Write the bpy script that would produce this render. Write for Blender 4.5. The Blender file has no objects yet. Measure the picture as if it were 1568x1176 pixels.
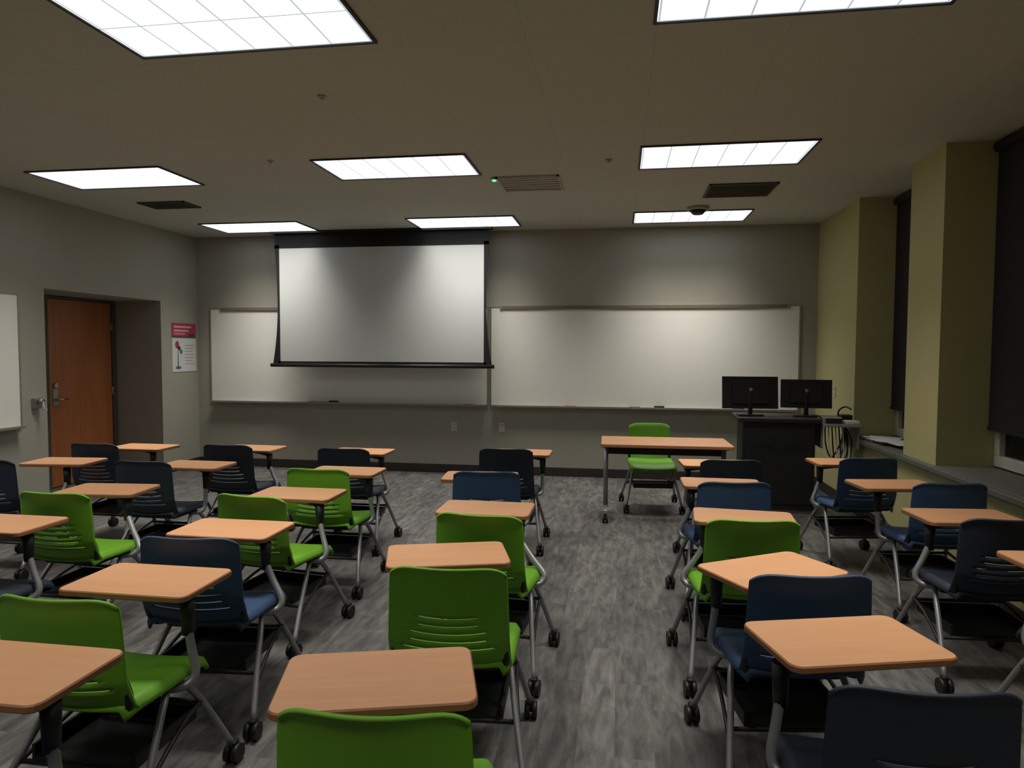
import bpy, math, random
from mathutils import Vector, Matrix
random.seed(4)
sc = bpy.context.scene
try:
    sc.view_settings.view_transform = 'Standard'
    sc.view_settings.look = 'None'
except Exception as e:
    print(e)
R = math.radians
XL, XR, YB, YN, H = -5.64, 2.29, 8.53, -2.2, 3.07

# ------------------------------------------------------------ materials
def lin(c):
    o = []
    for x in c:
        x = x / 255.0
        o.append(x / 12.92 if x <= 0.04045 else ((x + 0.055) / 1.055) ** 2.4)
    return (o[0], o[1], o[2], 1.0)

def new_mat(name):
    m = bpy.data.materials.new(name); m.use_nodes = True
    nt = m.node_tree
    return m, nt, nt.nodes['Principled BSDF']

def mat(name, col, rough=0.6, metal=0.0, var=0.06, scale=8.0, bump=0.0, bscale=200.0, emit=None, estr=0.0):
    m, nt, b = new_mat(name)
    N, L = nt.nodes, nt.links
    c = lin(col)
    tc = N.new('ShaderNodeTexCoord')
    no = N.new('ShaderNodeTexNoise'); no.inputs['Scale'].default_value = scale; no.inputs['Detail'].default_value = 3
    L.new(tc.outputs['Object'], no.inputs['Vector'])
    r = N.new('ShaderNodeValToRGB')
    r.color_ramp.elements[0].position = 0.3; r.color_ramp.elements[1].position = 0.7
    r.color_ramp.elements[0].color = (c[0]*(1-var), c[1]*(1-var), c[2]*(1-var), 1)
    r.color_ramp.elements[1].color = (min(1, c[0]*(1+var)), min(1, c[1]*(1+var)), min(1, c[2]*(1+var)), 1)
    L.new(no.outputs['Fac'], r.inputs['Fac'])
    L.new(r.outputs['Color'], b.inputs['Base Color'])
    b.inputs['Roughness'].default_value = rough
    b.inputs['Metallic'].default_value = metal
    if bump > 0:
        n2 = N.new('ShaderNodeTexNoise'); n2.inputs['Scale'].default_value = bscale
        L.new(tc.outputs['Object'], n2.inputs['Vector'])
        bp = N.new('ShaderNodeBump'); bp.inputs['Strength'].default_value = bump; bp.inputs['Distance'].default_value = 0.002
        L.new(n2.outputs['Fac'], bp.inputs['Height']); L.new(bp.outputs['Normal'], b.inputs['Normal'])
    if emit:
        b.inputs['Emission Color'].default_value = lin(emit); b.inputs['Emission Strength'].default_value = estr
    return m

def wood_mat(name, c1, c2, sc3, rough=0.4):
    m, nt, b = new_mat(name)
    N, L = nt.nodes, nt.links
    tc = N.new('ShaderNodeTexCoord'); mp = N.new('ShaderNodeMapping'); mp.inputs['Scale'].default_value = sc3
    L.new(tc.outputs['Object'], mp.inputs['Vector'])
    no = N.new('ShaderNodeTexNoise'); no.inputs['Scale'].default_value = 1; no.inputs['Detail'].default_value = 6
    no.inputs['Distortion'].default_value = 0.6
    L.new(mp.outputs['Vector'], no.inputs['Vector'])
    r = N.new('ShaderNodeValToRGB'); r.color_ramp.elements[0].position = .3; r.color_ramp.elements[1].position = .7
    r.color_ramp.elements[0].color = lin(c1); r.color_ramp.elements[1].color = lin(c2)
    L.new(no.outputs['Fac'], r.inputs['Fac']); L.new(r.outputs['Color'], b.inputs['Base Color'])
    b.inputs['Roughness'].default_value = rough
    return m

def floor_mat():
    m, nt, b = new_mat('vinyl_plank')
    N, L = nt.nodes, nt.links
    tc = N.new('ShaderNodeTexCoord')
    mp = N.new('ShaderNodeMapping'); mp.inputs['Rotation'].default_value = (0, 0, R(90))
    L.new(tc.outputs['Object'], mp.inputs['Vector'])
    br = N.new('ShaderNodeTexBrick'); br.offset = 0.37; br.squash = 1
    br.inputs['Scale'].default_value = 1; br.inputs['Brick Width'].default_value = .60
    br.inputs['Row Height'].default_value = 0.153; br.inputs['Mortar Size'].default_value = 0.0012
    br.inputs['Color1'].default_value = (0, 0, 0, 1); br.inputs['Color2'].default_value = (1, 1, 1, 1)
    br.inputs['Mortar'].default_value = (.2, .2, .2, 1); br.inputs['Bias'].default_value = 0
    L.new(mp.outputs['Vector'], br.inputs['Vector'])
    mp2 = N.new('ShaderNodeMapping'); mp2.inputs['Scale'].default_value = (20, 4.5, 1)
    L.new(tc.outputs['Object'], mp2.inputs['Vector'])
    add = N.new('ShaderNodeVectorMath'); add.operation = 'MULTIPLY_ADD'
    add.inputs[1].default_value = (7, 13, 0)
    L.new(br.outputs['Color'], add.inputs[0]); L.new(mp2.outputs['Vector'], add.inputs[2])
    no = N.new('ShaderNodeTexNoise'); no.inputs['Scale'].default_value = 1; no.inputs['Detail'].default_value = 6
    no.inputs['Roughness'].default_value = .6; no.inputs['Distortion'].default_value = .4
    L.new(add.outputs[0], no.inputs['Vector'])
    r = N.new('ShaderNodeValToRGB')
    r.color_ramp.elements[0].position = .36; r.color_ramp.elements[1].position = .66
    r.color_ramp.elements[0].color = lin((80, 78, 77)); r.color_ramp.elements[1].color = lin((126, 123, 120))
    L.new(no.outputs['Fac'], r.inputs['Fac'])
    mx = N.new('ShaderNodeMix'); mx.data_type = 'RGBA'; mx.blend_type = 'MULTIPLY'; mx.inputs[0].default_value = .32
    L.new(r.outputs['Color'], mx.inputs[6]); L.new(br.outputs['Color'], mx.inputs[7])
    L.new(mx.outputs[2], b.inputs['Base Color'])
    b.inputs['Roughness'].default_value = .55
    return m

def ceil_mat():
    m, nt, b = new_mat('ceiling_tile')
    N, L = nt.nodes, nt.links
    tc = N.new('ShaderNodeTexCoord')
    mp = N.new('ShaderNodeMapping'); mp.inputs['Location'].default_value = (-0.15, -5.17, 0)
    L.new(tc.outputs['Object'], mp.inputs['Vector'])
    br = N.new('ShaderNodeTexBrick'); br.offset = 0
    br.inputs['Scale'].default_value = 1; br.inputs['Brick Width'].default_value = .61
    br.inputs['Row Height'].default_value = 0.61; br.inputs['Mortar Size'].default_value = 0.003
    br.inputs['Color1'].default_value = lin((204, 204, 191)); br.inputs['Color2'].default_value = lin((206, 206, 193))
    br.inputs['Mortar'].default_value = lin((193, 193, 181))
    L.new(mp.outputs['Vector'], br.inputs['Vector'])
    no = N.new('ShaderNodeTexNoise'); no.inputs['Scale'].default_value = 90
    L.new(tc.outputs['Object'], no.inputs['Vector'])
    mx = N.new('ShaderNodeMix'); mx.data_type = 'RGBA'; mx.blend_type = 'MULTIPLY'; mx.inputs[0].default_value = .12
    L.new(br.outputs['Color'], mx.inputs[6]); L.new(no.outputs['Fac'], mx.inputs[7])
    L.new(mx.outputs[2], b.inputs['Base Color'])
    b.inputs['Roughness'].default_value = .95
    return m

def lens_mat():
    m, nt, b = new_mat('light_lens')
    N, L = nt.nodes, nt.links
    tc = N.new('ShaderNodeTexCoord')
    br = N.new('ShaderNodeTexBrick'); br.offset = 0
    mp = N.new('ShaderNodeMapping'); mp.inputs['Location'].default_value = (.6, .3, 0)
    L.new(tc.outputs['Object'], mp.inputs['Vector'])
    br.inputs['Scale'].default_value = 1; br.inputs['Brick Width'].default_value = .2
    br.inputs['Row Height'].default_value = .3; br.inputs['Mortar Size'].default_value = .005
    br.inputs['Color1'].default_value = (.90, .96, 1, 1); br.inputs['Color2'].default_value = (.95, .99, 1, 1)
    br.inputs['Mortar'].default_value = (.28, .31, .35, 1)
    L.new(mp.outputs['Vector'], br.inputs['Vector'])
    L.new(br.outputs['Color'], b.inputs['Emission Color'])
    b.inputs['Emission Strength'].default_value = 1.6
    b.inputs['Base Color'].default_value = (.3, .3, .3, 1)
    return m

M = {}
M['wall'] = mat('wall_paint_greige', (166, 162, 149), .85, var=.02, scale=2, bump=.15)
M['wallR'] = mat('wall_paint_yellow_green', (188, 182, 130), .85, var=.02, scale=2, bump=.15)
M['ceil'] = ceil_mat()
M['floor'] = floor_mat()
M['base'] = mat('baseboard_vinyl', (52, 44, 42), .6)
M['board'] = mat('whiteboard_enamel', (242, 240, 232), .45, var=.01, scale=3)
M['alu'] = mat('aluminium_trim', (165, 160, 150), .4, .6)
M['rail'] = mat('cork_rail', (120, 108, 90), .8)
M['screen'] = mat('screen_fabric', (202, 203, 201), 1.0, var=.005)
M['black'] = mat('black_plastic', (22, 22, 24), .5)
M['blackfab'] = mat('screen_black_border', (14, 14, 15), .8)
M['door'] = wood_mat('door_veneer', (168, 98, 54), (184, 113, 66), (14, 14, 1.2), .45)
M['dframe'] = mat('door_frame_paint', (84, 76, 70), .6)
M['steel'] = mat('brushed_steel', (170, 168, 165), .35, .9)
M['tab'] = wood_mat('tablet_laminate', (210, 153, 110), (217, 161, 118), (3, 30, 3), .42)
M['tabedge'] = mat('tablet_edge', (160, 108, 72), .5)
M['silver'] = mat('silver_tube', (150, 150, 152), .42, .5)
M['green'] = mat('green_shell', (108, 166, 36), .55, var=.03)
M['blue'] = mat('blue_shell', (46, 70, 104), .55, var=.03)
M['navy'] = mat('navy_shell', (34, 43, 56), .55, var=.03)
M['lens'] = lens_mat()
M['lframe'] = mat('light_frame', (60, 58, 55), .6)
M['shade'] = mat('window_shade_fabric', (42, 38, 42), .9, bump=.2, bscale=500)
M['wframe'] = mat('window_frame_white', (205, 203, 190), .5)
M['glass'] = mat('night_glass', (16, 17, 20), .08, var=0)
M['sill'] = mat('sill_laminate', (108, 108, 100), .5)
M['plate'] = mat('outlet_plate', (205, 200, 188), .5)
M['paper'] = mat('paper', (222, 222, 220), .8, var=.01)
M['posterR'] = mat('poster_header_red', (176, 64, 84), .6)
M['posterP'] = mat('poster_pink_print', (226, 170, 176), .6)
M['posterB'] = mat('poster_dark_print', (60, 66, 84), .6)
M['posterG'] = mat('poster_teal_print', (60, 130, 128), .6)
M['vent'] = mat('vent_dark', (76, 70, 62), .7)
M['ventL'] = mat('vent_light', (184, 181, 168), .7)
M['grey'] = mat('grey_equipment', (130, 130, 127), .5)
M['led'] = mat('green_led', (80, 220, 120), .5, emit=(80, 255, 120), estr=3)

# ------------------------------------------------------------ mesh builder
class MB:
    def __init__(s): s.v = []; s.f = []; s.m = []; s.sm = []
    def face(s, idx, mi, smooth=False): s.f.append(idx); s.m.append(mi); s.sm.append(smooth)
    def box(s, x0, x1, y0, y1, z0, z1, mi=0, T=None):
        b = len(s.v)
        for z in (z0, z1):
            for p in ((x0, y0), (x1, y0), (x1, y1), (x0, y1)):
                q = Vector((p[0], p[1], z)); s.v.append(T @ q if T else q)
        for f in ((3, 2, 1, 0), (4, 5, 6, 7), (0, 1, 5, 4), (1, 2, 6, 5), (2, 3, 7, 6), (3, 0, 4, 7)):
            s.face([b + i for i in f], mi)
    def rbox(s, x0, x1, y0, y1, z0, z1, mi=0, r=.01, T=None, mtop=None):
        """box with rounded vertical corners and eased top/bottom"""
        cx, cy = (x0+x1)/2, (y0+y1)/2; hx, hy = (x1-x0)/2, (y1-y0)/2
        e = min(.004, (z1-z0)/3)
        rings = [(e, z0), (0, z0+e), (0, z1-e), (e, z1)]
        n = 5; b = len(s.v); cnt = 4*n
        for ins, z in rings:
            for k, (sx, sy) in enumerate(((1, 1), (-1, 1), (-1, -1), (1, -1))):
                for i in range(n):
                    a = R(90*k + 90*i/(n-1)); rr = max(r-ins, .0005)
                    q = Vector((cx + sx*(hx-r) + rr*math.cos(a), cy + sy*(hy-r) + rr*math.sin(a), z))
                    s.v.append(T @ q if T else q)
        for j in range(3):
            for i in range(cnt):
                i2 = (i+1) % cnt
                s.face([b+j*cnt+i, b+j*cnt+i2, b+(j+1)*cnt+i2, b+(j+1)*cnt+i], mi)
        s.face([b+i for i in range(cnt)][::-1], mi)
        s.face([b+3*cnt+i for i in range(cnt)], mi if mtop is None else mtop)
    def tube(s, pts, r, mi=0, seg=10, smooth=0, T=None, r2=None):
        P = [Vector(p) for p in pts]
        if smooth:
            Q = []
            for i in range(len(P)-1):
                p0 = P[max(i-1, 0)]; p1 = P[i]; p2 = P[i+1]; p3 = P[min(i+2, len(P)-1)]
                for k in range(smooth):
                    t = k/smooth
                    Q.append(.5*((2*p1)+(-p0+p2)*t+(2*p0-5*p1+4*p2-p3)*t*t+(-p0+3*p1-3*p2+p3)*t**3))
            Q.append(P[-1]); P = Q
        n = len(P); b = len(s.v)
        d0 = (P[1]-P[0]).normalized()
        up = Vector((0, 0, 1)) if abs(d0.z) < .9 else Vector((0, 1, 0))
        a = d0.cross(up).normalized()
        for i in range(n):
            d = (P[min(i+1, n-1)] - P[max(i-1, 0)]).normalized()
            a = (a - d*a.dot(d)).normalized(); c = d.cross(a)
            rr = r if r2 is None else r + (r2-r)*i/(n-1)
            for k in range(seg):
                t = 2*math.pi*k/seg
                q = P[i] + a*rr*math.cos(t) + c*rr*math.sin(t)
                s.v.append(T @ q if T else q)
        for i in range(n-1):
            for k in range(seg):
                k2 = (k+1) % seg
                s.face([b+i*seg+k, b+i*seg+k2, b+(i+1)*seg+k2, b+(i+1)*seg+k], mi, True)
        s.face([b+k for k in range(seg)][::-1], mi); s.face([b+(n-1)*seg+k for k in range(seg)], mi)
    def grid(s, fn, us, vs, mi=0, skip=None):
        b = len(s.v); nu, nv = len(us), len(vs)
        for j in vs:
            for i in us: s.v.append(Vector(fn(i, j)))
        for j in range(nv-1):
            for i in range(nu-1):
                if skip and skip((us[i]+us[i+1])/2, j): continue
                s.face([b+j*nu+i, b+j*nu+i+1, b+(j+1)*nu+i+1, b+(j+1)*nu+i], mi, True)
    def poly(s, pts, mi=0):
        b = len(s.v)
        for p in pts: s.v.append(Vector(p))
        s.face(list(range(b, b+len(pts))), mi)
    def mesh(s, name, mats):
        me = bpy.data.meshes.new(name)
        me.from_pydata([tuple(v) for v in s.v], [], s.f)
        for k in mats: me.materials.append(M[k])
        for p, mi, sm in zip(me.polygons, s.m, s.sm): p.material_index = mi; p.use_smooth = sm
        me.update(); return me
    def obj(s, name, mats, parent=None, bevel=0):
        return place(name, s.mesh(name, mats), parent, bevel)

def place(name, me, parent=None, bevel=0, loc=(0, 0, 0), rot=(0, 0, 0)):
    o = bpy.data.objects.new(name, me); sc.collection.objects.link(o)
    o.location = loc; o.rotation_euler = rot
    if parent: o.parent = parent
    if bevel:
        md = o.modifiers.new('bevel', 'BEVEL'); md.width = bevel; md.segments = 2; md.limit_method = 'ANGLE'
    return o

def empty(name, loc=(0, 0, 0), rz=0):
    e = bpy.data.objects.new(name, None); sc.collection.objects.link(e)
    e.location = loc; e.rotation_euler = (0, 0, rz); e.empty_display_size = .1
    return e

# ------------------------------------------------------------ room shell
b = MB(); b.box(-6.9, 3.1, YN-.3, YB+.3, -.1, 0); b.obj('floor', ['floor'])
b = MB(); b.box(-6.9, 3.1, YN-.3, YB+.3, H, H+.1); b.obj('ceiling', ['ceil'])
b = MB(); b.box(-6.9, 3.1, YB, YB+.2, 0, H); b.obj('wall_back', ['wall'])
b = MB(); b.box(-6.9, 3.1, YN-.2, YN, 0, H); b.obj('wall_rear', ['wall'])
DA, DB, DH, DX = 6.03, 7.78, 2.17, -6.29
b = MB()
b.box(-6.7, XL, YN, DA, 0, H); b.box(-6.7, XL, DB, YB, 0, H); b.box(-6.7, XL, DA, DB, DH, H)
b.box(-6.7, DX-.04, DA, DB, 0, DH)
b.box(DX-.04, DX, DA, 6.68, 0, DH)
b.obj('wall_left', ['wall'])
wins = [(5.97, 7.18), (4.10, 5.39), (2.30, 3.50), (.45, 1.70), (-1.4, -.15)]
b = MB()
edges = [YB] + [v for w in wins for v in (w[1], w[0])] + [YN]
for i in range(0, len(edges), 2):
    b.box(XR, 2.95, edges[i+1], edges[i], 0, H)
for (a0, a1) in wins:
    b.box(XR, 2.95, a0, a1, 0, .72)
    b.box(2.78, 2.95, a0, a1, 2.95, H)
b.obj('wall_right', ['wallR'])
for i, (a0, a1) in enumerate(wins):
    w = empty('window_%d' % (i+1), (2.70, (a0+a1)/2, 0)); hw = (a1-a0)/2-.005
    f = MB()
    f.box(-.03, .05, -hw, hw, .76, .84); f.box(-.03, .05, -hw, -hw+.07, .84, 3.0); f.box(-.03, .05, hw-.07, hw, .84, 3.0)
    f.box(-.02, .04, -hw+.07, hw-.07, 1.55, 1.61); f.box(-.03, .05, -hw, hw, 2.94, 3.0)
    f.obj('frame', ['wframe'], w, .006)
    g = MB(); g.box(.01, .02, -hw+.07, hw-.07, .84, 2.94); g.obj('glass', ['glass'], w)
    s = MB(); s.box(-.075, -.07, -hw+.01, hw-.01, 1.04, 3.0); s.box(-.085, -.06, -hw+.01, hw-.01, 1.02, 1.045)
    s.tube([(-.08, -hw+.01, 3.02), (-.08, hw-.01, 3.02)], .035, 0, 12)
    s.obj('roller_shade', ['shade'], w)
b = MB(); b.box(2.23, XR, YN+.01, 7.35, .71, .75)
for (a0, a1) in wins: b.box(XR, 2.72, a0+.002, a1-.002, .722, .75)
b.obj('trim_1', ['sill'], bevel=.006)
# baseboards
b = MB(); b.box(XL, XR, YB-.012, YB, 0, .11); b.obj('baseboard_back', ['base'], bevel=.003)
b = MB(); b.box(XL, XL+.012, YN, DA, 0, .11); b.box(XL, XL+.012, DB, YB-.012, 0, .11); b.obj('baseboard_left', ['base'], bevel=.003)
b = MB(); b.box(XR-.012, XR, YN, YB-.012, 0, .11); b.obj('baseboard_right', ['base'], bevel=.003)

# door
d = empty('door_1', (DX, 7.22, 0))
f = MB()
f.box(-.03, .03, -.54, -.48, 0, 2.165); f.box(-.03, .03, .49, .55, 0, 2.165); f.box(-.03, .03, -.48, .49, 2.14, 2.165)
f.obj('door_frame', ['dframe'], d, .004)
f = MB(); f.box(-.03, .012, -.475, .485, .01, 2.135); f.obj('door_leaf', ['door'], d, .003)
f = MB()
f.rbox(.012, .02, -.43, -.36, .93, 1.12, 0, .003)
f.tube([(.02, -.395, 1.0), (.07, -.395, 1.0), (.075, -.37, 1.0), (.075, -.28, 1.0)], .011, 0, 10)
f.tube([(.012, -.395, 1.16), (.035, -.395, 1.16)], .028, 0, 16)
for z in (.25, 1.05, 1.85): f.tube([(.02, .487, z-.05), (.02, .487, z+.05)], .01, 0, 8)
f.obj('door_hardware', ['steel'], d)

# ------------------------------------------------------------ whiteboards
def whiteboard(name, w, z0, z1, loc, rz, rail=None):
    e = empty(name, loc, rz); h = w/2
    f = MB(); f.box(-h, h, -.018, -.002, z0, z1); f.obj('panel', ['board'], e)
    f = MB(); t = .016
    f.box(-h, h, -.024, -.002, z1, z1+t); f.box(-h, h, -.024, -.002, z0-t, z0)
    f.box(-h-t, -h, -.024, -.002, z0-t, z1+t); f.box(h, h+t, -.024, -.002, z0-t, z1+t)
    f.box(-h+.02, h-.02, -.095, -.024, z0-.018, z0-.008); f.box(-h+.02, h-.02, -.098, -.092, z0-.018, z0+.006)
    f.obj('frame_and_tray', ['alu'], e, .002)
    if rail:
        f = MB(); f.box(rail[0], rail[1], -.034, -.024, z1-.022, z1+.02, 0)
        f.box(rail[0]-.03, rail[0], -.036, -.024, z1-.024, z1+.022, 1); f.box(rail[1], rail[1]+.03, -.036, -.024, z1-.024, z1+.022, 1)
        f.obj('map_rail', ['rail', 'alu'], e, .002)
    return e
wb1 = whiteboard('whiteboard', 3.78, .885, 2.11, (-3.54, YB, 0), 0, (-1.72, 1.8))
wb2 = whiteboard('whiteboard', 3.68, .885, 2.11, (.245, YB, 0), 0, (-1.70, 1.70))
whiteboard('whiteboard', 3.0, .84, 2.08, (XL, 4.20, 0), R(90))
for par, items in ((wb1, ((-.5, 0), (-.35, 1), (1.6, 1))), (wb2, ((-.12, 0), (-.9, 1), (1.1, 0)))):
    mk = MB()
    for x, c in items: mk.tube([(x, -.055, .886), (x+.13, -.06, .886)], .009, c, 8)
    x = items[0][0]+.3; mk.rbox(x, x+.12, -.085, -.04, .878, .91, 0, .008)
    mk.obj('markers_and_eraser', ['black', 'posterR'], par)

# projection screen
SB = 1.425
e = empty('projection_screen', (-2.97, 8.25, 0)); hw = 1.33
f = MB(); f.box(-hw, hw, -.002, .002, SB, 2.86); f.obj('screen_surface', ['screen'], e)
f = MB(); f.box(-hw-.06, hw+.06, -.004, .003, 2.86, H-.01)
f.box(-hw-.03, hw+.03, -.004, .003, SB-.05, SB)
zs = [SB-.05+(2.90-SB+.05)*i/16 for i in range(17)]
def off(z):
    s = (z-SB+.05)/(2.90-SB+.05)
    return .028+.075*max(0, 1-s*1.9)**2+.035*max(0, s*1.9-.9)**2
for sx in (-1, 1):
    for i in range(16):
        z0, z1 = zs[i], zs[i+1]
        for yy in (-.004, .003):
            f.poly([(sx*hw, yy, z0), (sx*(hw+off(z0)), yy, z0), (sx*(hw+off(z1)), yy, z1), (sx*hw, yy, z1)])
f.obj('black_border', ['blackfab'], e)
f = MB(); f.tube([(-hw-.13, 0, SB-.05), (hw+.13, 0, SB-.05)], .024, 0, 12); f.box(-hw-.10, hw+.10, -.06, .06, H-.03, H-.001)
f.obj('weight_bar_and_slot', ['black'], e)

# ------------------------------------------------------------ ceiling lights
cols = (-4.36, -1.80, .76); rows = ((7.90, 15), (5.48, 16), (2.935, 16), (.45, 8))
for yy, en in rows:
    for xx in cols:
        e = empty('recessed_ceiling_light', (xx, yy, H))
        f = MB(); a, c, t = .61, .305, .016
        f.box(-a-t, a+t, -c-t, -c, -.012, -.001); f.box(-a-t, a+t, c, c+t, -.012, -.001)
        f.box(-a-t, -a, -c, c, -.012, -.001); f.box(a, a+t, -c, c, -.012, -.001)
        f.obj('frame', ['lframe'], e)
        f = MB(); f.box(-a, a, -c, c, -.006, -.002); f.obj('lens', ['lens'], e)
        ld = bpy.data.lights.new('lamp', 'AREA'); ld.shape = 'RECTANGLE'; ld.size = 1.15; ld.size_y = .50
        ld.energy = en; ld.color = (1, .965, .885); ld.spread = R(90)
        lo = bpy.data.objects.new('lamp', ld); sc.collection.objects.link(lo); lo.parent = e; lo.location = (0, 0, -.014)

# ceiling vents and devices
def vent(name, x, y, w, dd, m1, m2, n):
    e = empty(name, (x, y, H)); f = MB(); t = .02
    f.box(-w/2, w/2, -dd/2, -dd/2+t, -.014, -.001); f.box(-w/2, w/2, dd/2-t, dd/2, -.014, -.001)
    f.box(-w/2, -w/2+t, -dd/2, dd/2, -.014, -.001); f.box(w/2-t, w/2, -dd/2, dd/2, -.014, -.001)
    f.box(-w/2+t, w/2-t, -dd/2+t, dd/2-t, -.004, -.001, 1)
    for i in range(n):
        yy = -dd/2+t+(dd-2*t)*(i+.5)/n
        f.box(-w/2+t, w/2-t, yy-.006, yy+.006, -.012, -.004)
    f.obj('grille', [m1, m2], e)
vent('ceiling_vent', 1.08, 6.67, .60, .52, 'vent', 'vent', 12)
vent('ceiling_vent', -.80, 6.15, .55, .52, 'ventL', 'ventL', 6)
vent('ceiling_vent', -4.62, 6.55, .52, .30, 'vent', 'black', 7)
f = MB(); f.tube([(.79, 7.42, H-.001), (.79, 7.42, H-.035)], .11, 0, 24); f.tube([(.79, 7.42, H-.035), (.79, 7.42, H-.075)], .09, 1, 24, r2=.05)
f.obj('ceiling_microphone', ['ventL', 'black'])
f = MB(); f.tube([(-1.09, 5.93, H-.001), (-1.09, 5.93, H-.02)], .03, 0, 16); f.tube([(-1.09, 5.93, H-.02), (-1.09, 5.93, H-.028)], .018, 1, 12)
f.obj('occupancy_sensor', ['ventL', 'led'])
for x, y in ((-1.75, 3.9), (-2.75, 5.15), (-.1, 5.5)):
    f = MB(); f.tube([(x, y, H-.001), (x, y, H-.008)], .028, 0, 16); f.tube([(x, y, H-.008), (x, y, H-.02)], .012, 0, 8)
    f.obj('fire_sprinkler', ['ventL'])

# wall fixtures
def plate(name, loc, rz):
    e = empty(name, loc, rz); f = MB()
    f.box(-.038, .038, -.008, -.001, -.06, .06, 0)
    f.box(-.017, .017, -.011, -.008, -.045, -.008, 0); f.box(-.017, .017, -.011, -.008, .008, .045, 0)
    for z in (-.028, .028):
        f.box(-.009, -.006, -.0125, -.011, z-.008, z+.008, 1); f.box(.006, .009, -.0125, -.011, z-.008, z+.008, 1)
    f.obj('cover_plate', ['plate', 'black'], e, .0015)
plate('wall_outlet', (-2.08, YB, .60), 0); plate('wall_outlet', (-1.46, YB, .60), 0)
plate('wall_outlet', (XR, 7.80, 1.15), R(-90))
f = MB(); f.rbox(XL+.001, XL+.05, 5.84, 5.92, .99, 1.09, 0, .01); f.tube([(XL+.05, 5.88, 1.06), (XL+.10, 5.88, 1.06)], .025, 0, 14)
f.tube([(XL+.10, 5.88, 1.06), (XL+.105, 5.88, .98), (XL+.14, 5.88, .98)], .006, 0, 8); f.obj('pencil_sharpener', ['steel'])

# posters on left wall
e = empty('wall_poster', (XL, 8.22, 0), R(90))
f = MB(); f.box(-.24, .26, -.006, -.001, 1.73, 1.91, 0)
f.box(-.20, .16, -.0075, -.006, 1.85, 1.875, 1); f.box(-.20, .10, -.0075, -.006, 1.80, 1.825, 1)
f.box(-.20, .02, -.0075, -.006, 1.765, 1.78, 1); f.box(.10, .21, -.0075, -.006, 1.745, 1.775, 2)
f.box(-.235, .255, -.0075, -.006, 1.73, 1.74, 2); f.obj('header_sheet', ['posterR', 'posterP', 'posterB'], e)
f = MB(); f.box(-.24, .26, -.006, -.001, 1.28, 1.715, 0)
def disc(cx, cz, r, mi, n=14, y=-.0072, sx=1, sz=1):
    f.poly([(cx+r*sx*math.cos(2*math.pi*k/n), y, cz+r*sz*math.sin(2*math.pi*k/n)) for k in range(n)], mi)
disc(-.14, 1.63, .05, 1, sx=.8); disc(-.10, 1.585, .03, 3); disc(-.06, 1.54, .03, 2)
f.poly([(-.135, -.0074, 1.33), (-.115, -.0074, 1.33), (-.12, -.0074, 1.56), (-.13, -.0074, 1.56)], 3)
disc(-.12, 1.335, .06, 2, sz=.35)
for k in range(7): f.box(.02, .21-.02*(k % 3), -.0072, -.006, 1.62-.04*k, 1.626-.04*k, 4)
f.obj('illustrated_sheet', ['paper', 'posterR', 'posterG', 'posterB', 'grey'], e)

# ------------------------------------------------------------ chair meshes
def caster(m, x, y, r=.036, mi=1, T=None):
    m.tube([(x-.026, y, r), (x-.006, y, r)], r, mi, 16, T=T); m.tube([(x+.006, y, r), (x+.026, y, r)], r, mi, 16, T=T)
    m.tube([(x-.006, y, r), (x+.006, y, r)], .012, mi, 8, T=T)
    m.rbox(x-.014, x+.014, y-.016, y+.022, r+.008, r*2+.012, mi, .008, T=T)

slot_c = [.515, .545, .575, .605, .635]
zl = set([.44, .455, .47, .485, .50, .66, .69, .72, .75, .775, .795, .807, .815, .82])
for c in slot_c: zl |= {c-.0038, c+.0038, c+.015}
zl = sorted(zl); ws = [(z-.44)/.38 for z in zl]
ss = [-1, -.97, -.92, -.85] + [-.75+.125*i for i in range(13)] + [.85, .92, .97, 1]
def back_fn(s, w):
    x = s*(.222-.014*w)
    topr = max(0, (w-.80)/.20)
    z = .44+.38*w - topr*.035*abs(s)**7 + .022*s*s*4*w*(1-w) + .004*s*s*topr
    y = -.165-.05*min(1, w/.25)**.6 - .045*w + .05*s*s*(.45+.55*w)
    if w > .93: y -= (w-.93)/.07*.010
    return (x, y, z)
slot_rows = [j for j in range(len(zl)-1) if any(abs((zl[j]+zl[j+1])/2-c) < .002 for c in slot_c)]
def skip(s, j):
    if j in slot_rows:
        k = slot_rows.index(j); return abs(s) < .70-.05*k
    return False
def seat_fn(s, q):
    k = max(0, (abs(2*q-1)-.75)/.25)
    x = s*.228*(1-.14*k*k)
    z = .452+.014*s*s+.012*(1-q)**2 - .05*max(0, (q-.78)/.22)**2 - .03*max(0, (.10-q)/.10)**1.5 - .035*max(0, (abs(s)-.9)/.1)**1.5
    return (x, -.185+.43*q, z)
shells = {}
for col in ('green', 'blue', 'navy'):
    m = MB(); m.grid(back_fn, ss, ws, 0, skip)
    qs = [0, .02, .05, .1, .2, .35, .5, .65, .78, .84, .9, .95, 1]
    m.grid(seat_fn, ss, qs, 0)
    shells[col] = m.mesh('chair_shell_'+col, [col])
fr = MB()
fr.rbox(-.17, .17, -.13, .15, .400, .432, 1, .03)
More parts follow.
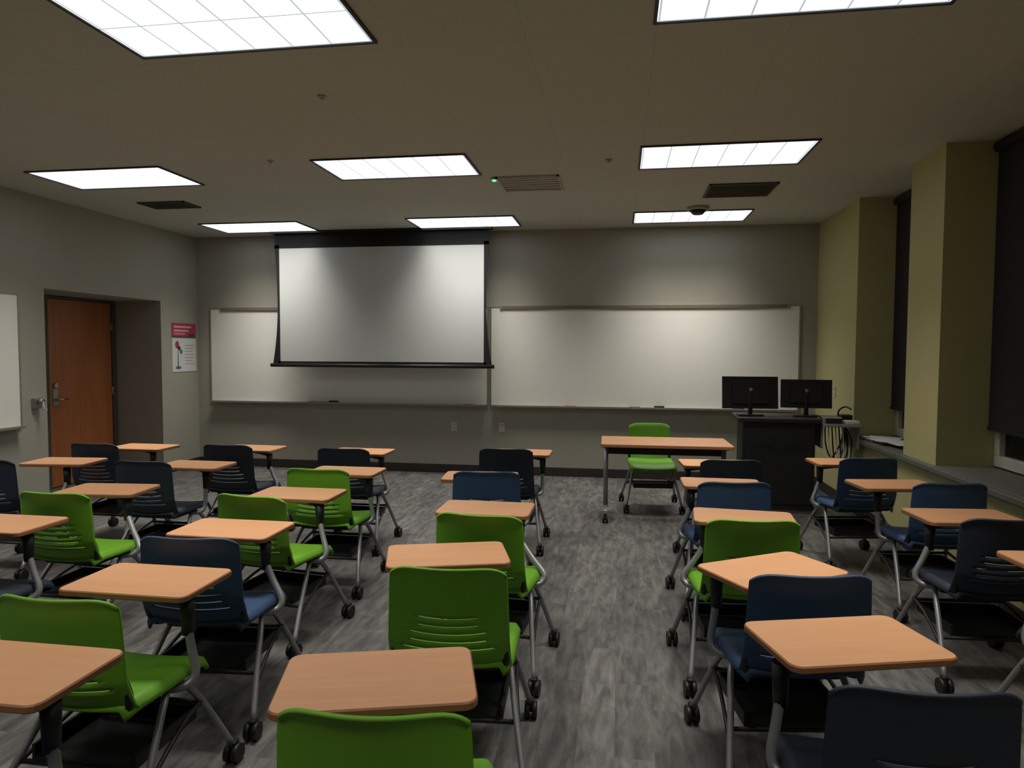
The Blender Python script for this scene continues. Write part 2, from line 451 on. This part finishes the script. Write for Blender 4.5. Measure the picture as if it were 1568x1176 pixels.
for sx in (-1, 1):
    fr.tube([(sx*.15, .02, .415), (sx*.19, .10, .40), (sx*.215, .18, .30), (sx*.266, .298, .065)], .0125, 0, 10, smooth=4)
    fr.tube([(sx*.15, .10, .41), (sx*.20, .0, .385), (sx*.235, -.12, .24), (sx*.274, -.246, .07)], .0125, 0, 10, smooth=4)
    fr.tube([(sx*.218, .18, .30), (sx*.225, .05, .27), (sx*.25, -.16, .19)], .008, 1, 8, smooth=3)
    fr.tube([(sx*.14, -.05, .42), (sx*.19, -.15, .43), (sx*.205, -.175, .50), (sx*.19, -.195, .58)], .014, 1, 8, smooth=3)
    caster(fr, sx*.268, .30); caster(fr, sx*.275, -.25)
fr.tube([(-.222, .18, .29), (.222, .18, .29)], .009, 1, 8)
fr.tube([(-.24, -.13, .215), (.24, -.13, .215)], .009, 1, 8)
fr.box(-.19, .19, -.13, .19, .225, .235, 1); fr.box(-.19, -.18, -.13, .19, .235, .275, 1); fr.box(.18, .19, -.13, .19, .235, .275, 1)
fr.box(-.19, .19, .18, .19, .235, .275, 1)
frame_me = fr.mesh('chair_frame', ['silver', 'black'])
tb = MB(); tb.rbox(-.25, .25, -.160, .160, .708, .730, 1, .035, mtop=0)
tab_me = tb.mesh('tablet', ['tab', 'tabedge'])

def add_shell(col, parent):
    o = place('seat_and_back_shell', shells[col], parent)
    s = o.modifiers.new('solid', 'SOLIDIFY'); s.thickness = .010; s.offset = 0
    return o

def chair(col, x, y, yaw, tx, ty, trot, side):
    e = empty('tablet_arm_chair', (x, y, 0), R(yaw))
    add_shell(col, e); place('leg_frame', frame_me, e)
    v = Matrix.Rotation(R(-yaw), 3, 'Z') @ Vector((tx-x, ty-y, 0))
    place('writing_tablet', tab_me, e, loc=(v.x, v.y, 0), rot=(0, 0, R(trot-yaw)))
    s = side; a = MB()
    px, py = s*.25, .10
    hx = max(v.x-.21, min(v.x+.21, s*.25)); hy = max(v.y-.10, min(v.y+.05, py+.02))
    a.tube([(s*.14, .03, .415), (s*.20, .05, .405), (s*.242, .08, .415), (px, py, .45), (hx*.5+px*.5, hy*.5+py*.5, .52), (hx, hy, .60)], .015, 0, 10, smooth=4)
    a.tube([(hx, hy, .57), (hx, hy, .695)], .021, 1, 12, r2=.026)
    a.tube([(hx, hy, .685), ((hx+v.x)/2, (hy+v.y)/2, .692), (v.x, v.y, .694)], .012, 1, 8)
    th = Matrix.Translation((v.x, v.y, 0)) @ Matrix.Rotation(R(trot-yaw), 4, 'Z')
    a.rbox(-.11, .11, -.06, .06, .697, .7075, 1, .02, T=th)
    a.obj('tablet_arm', ['silver', 'black'], e)

G, B_, K = 'green', 'blue', 'navy'
chairs = [
 (B_, -1.61, 1.36, 0, -1.61, 1.55, 0, 1), (G, -1.71, 2.06, 0, -1.71, 2.26, 0, 1),
 (B_, -1.74, 2.74, 4, -1.81, 2.98, 0, 1), (G, -1.87, 3.52, -8, -1.87, 3.78, 0, 1),
 (G, -1.90, 4.33, 0, -1.89, 4.55, 0, 1), (K, -2.10, 5.22, 0, -2.13, 5.46, 0, 1),
 (K, -2.94, 2.70, 0, -2.97, 2.88, 0, 1), (G, -2.96, 3.41, 0, -3.06, 3.70, 5, 1),
 (K, -3.20, 4.41, 0, -3.08, 4.60, 0, 1), (K, -3.08, 5.24, 0, -3.12, 5.47, 0, 1),
 (K, -4.28, 4.28, 0, -4.14, 4.57, 6, 1), (K, -4.17, 5.12, 0, -4.08, 5.37, 0, 1),
 (B_, -4.20, 3.35, 0, -4.20, 3.57, 0, 1),
 (G, -.535, 1.585, 6, -.61, 1.67, 16, -1), (G, -.605, 2.54, 4, -.70, 2.75, 17, -1),
 (G, -.62, 3.32, -5, -.70, 3.60, 0, 1), (B_, -.84, 4.42, 6, -.92, 4.52, 5, 1),
 (K, -.86, 5.43, 0, -.80, 5.65, 0, 1),
 (K, .69, 1.88, 3, .67, 2.12, 16, -1), (B_, .63, 2.67, 8, .60, 2.77, 32, -1),
 (G, .59, 3.43, 5, .64, 3.63, -5, -1), (B_, .65, 4.34, 6, .66, 4.55, 0, -1),
 (K, .76, 5.18, 6, .72, 5.36, 4, -1),
 (B_, 1.74, 5.44, 10, 1.73, 5.60, 5, -1), (B_, 1.89, 4.52, 6, 1.75, 4.70, 8, -1),
 (K, 1.76, 3.64, 4, 1.78, 3.85, 6, -1), (K, 1.86, 2.86, 0, 1.86, 3.06, 6, -1),
]
for c in chairs: chair(*c)

# instructor chair (no tablet), facing the class
e = empty('task_chair', (.33, 7.02, 0), R(184)); add_shell(G, e); place('leg_frame', frame_me, e)

# front table
e = empty('training_table', (.425, 6.52, 0), R(1))
f = MB(); f.rbox(-.585, .585, -.30, .30, .705, .735, 1, .02, mtop=0); f.obj('top', ['tab', 'tabedge'], e)
f = MB()
for sx in (-1, 1):
    f.tube([(sx*.54, .0, .12), (sx*.54, .0, .69)], .022, 0, 12)
    f.rbox(sx*.54-.025, sx*.54+.025, -.25, .25, .085, .12, 0, .02); f.rbox(sx*.54-.03, sx*.54+.03, -.18, .18, .685, .704, 1, .02)
    caster(f, sx*.54, -.23, .034); caster(f, sx*.54, .22, .034)
f.box(-.53, .53, .02, .04, .60, .66, 1)
f.obj('t_legs', ['silver', 'black'], e)

# lectern
e = empty('lectern_console', (1.53, 7.10, 0), R(-4))
f = MB()
f.rbox(-.33, .33, -.27, .27, .06, .90, 0, .015); f.rbox(-.38, .38, -.31, .31, .90, .94, 0, .02)
f.box(-.30, .30, -.282, -.27, .12, .80, 0); f.box(-.003, .003, -.284, -.282, .12, .80, 0)
for i in range(5): f.box(-.27, -.05, -.286, -.282, .70-.02*i, .708-.02*i, 0); f.box(.05, .27, -.286, -.282, .70-.02*i, .708-.02*i, 0)
f.rbox(-.31, .31, -.25, .25, 0.0, .06, 1, .02)
f.rbox(.385, .74, -.30, .20, .87, .895, 1, .02); f.box(.385, .40, -.25, .16, .66, .87, 1); f.box(.70, .715, -.25, .16, .66, .87, 1)
f.rbox(.41, .57, -.24, .0, .895, .955, 1, .015); f.box(.42, .56, -.247, -.24, .905, .945, 0)
f.rbox(.60, .72, -.26, -.10, .895, .925, 2, .015); f.rbox(.60, .70, -.06, .08, .895, .965, 0, .015)
f.tube([(.58, -.02, .895), (.58, -.02, 1.00), (.62, -.10, 1.05), (.66, -.16, 1.03)], .008, 0, 8, smooth=4)
f.obj('cabinet', ['black', 'grey', 'plate'], e, .003)
f = MB()
for k in range(7):
    f.tube([(.42+.03*k, -.22, .87), (.42+.04*k, -.27+.02*k, .70-.05*k), (.48+.025*k, -.24, .58-.04*k), (.58+.015*k, -.15, .72), (.62, -.05, .87)], .007, k % 2, 8, smooth=5)
f.obj('cable_bundle', ['black', 'plate'], e)
def monitor(name, x, rz, w, h, zc):
    q = empty(name, (x, 7.10, .941), R(rz)); t = MB()
    Tm = Matrix.Translation((0, 0, zc-.94)) @ Matrix.Rotation(R(-6), 4, 'X')
    t.box(-w/2, w/2, -.006, .018, -h/2, h/2, 0, Tm)
    t.box(-w/2+.09, w/2-.09, -.03, -.006, -h/2+.05, h/2-.05, 0, Tm)
    t.tube([Tm @ Vector((0, -.030, .03)), Tm @ Vector((0, -.033, .03))], .018, 1, 16)
    t.tube([(0, -.02, .012), (0, -.02, zc-.94)], .022, 0, 10)
    t.rbox(-.12, .12, -.10, .08, .001, .013, 0, .03)
    t.obj('display', ['black', 'grey'], q, .004)
monitor('computer_monitor', 1.29, 4, .54, .32, 1.165); monitor('computer_monitor', 1.82, -6, .47, .28, 1.16)
f = MB()
for k, (x, y, a) in enumerate(((2.46, 6.98, 10), (2.43, 6.76, -20), (2.48, 6.50, 35), (2.46, 6.85, 60), (2.40, 6.62, 15), (2.44, 6.35, 5), (2.42, 6.45, 50))):
    T = Matrix.Translation((x, y, 0)) @ Matrix.Rotation(R(a), 4, 'Z')
    f.box(-.11, .11, -.14, .14, .751+.006*k, .7555+.006*k, 0, T)
f.obj('loose_papers', ['paper'])
f = MB(); f.rbox(2.50, 2.585, 6.06, 6.18, .751, .80, 0, .012); f.rbox(2.515, 2.57, 6.08, 6.16, .80, .815, 1, .01)
f.obj('desk_speaker', ['black', 'grey'])

# ------------------------------------------------------------ world, camera
w = bpy.data.worlds.new('world'); sc.world = w; w.use_nodes = True
w.node_tree.nodes['Background'].inputs[0].default_value = (.01, .012, .02, 1)
w.node_tree.nodes['Background'].inputs[1].default_value = 1

cam = bpy.data.cameras.new('camera'); co = bpy.data.objects.new('camera', cam); sc.collection.objects.link(co)
psi, th, rho = R(8.88), R(2.84), .004
fwd = Vector((-math.sin(psi)*math.cos(th), math.cos(psi)*math.cos(th), -math.sin(th)))
right = Vector((math.cos(psi), math.sin(psi), 0)); up = right.cross(fwd)
r2 = right*math.cos(rho)+up*math.sin(rho); u2 = up*math.cos(rho)-right*math.sin(rho)
mw = Matrix((r2, u2, -fwd)).transposed().to_4x4(); mw.translation = Vector((0, 0, 1.58))
co.matrix_world = mw
cam.sensor_width = 36; cam.lens = 36*1050/1568; cam.clip_start = .05
sc.camera = co
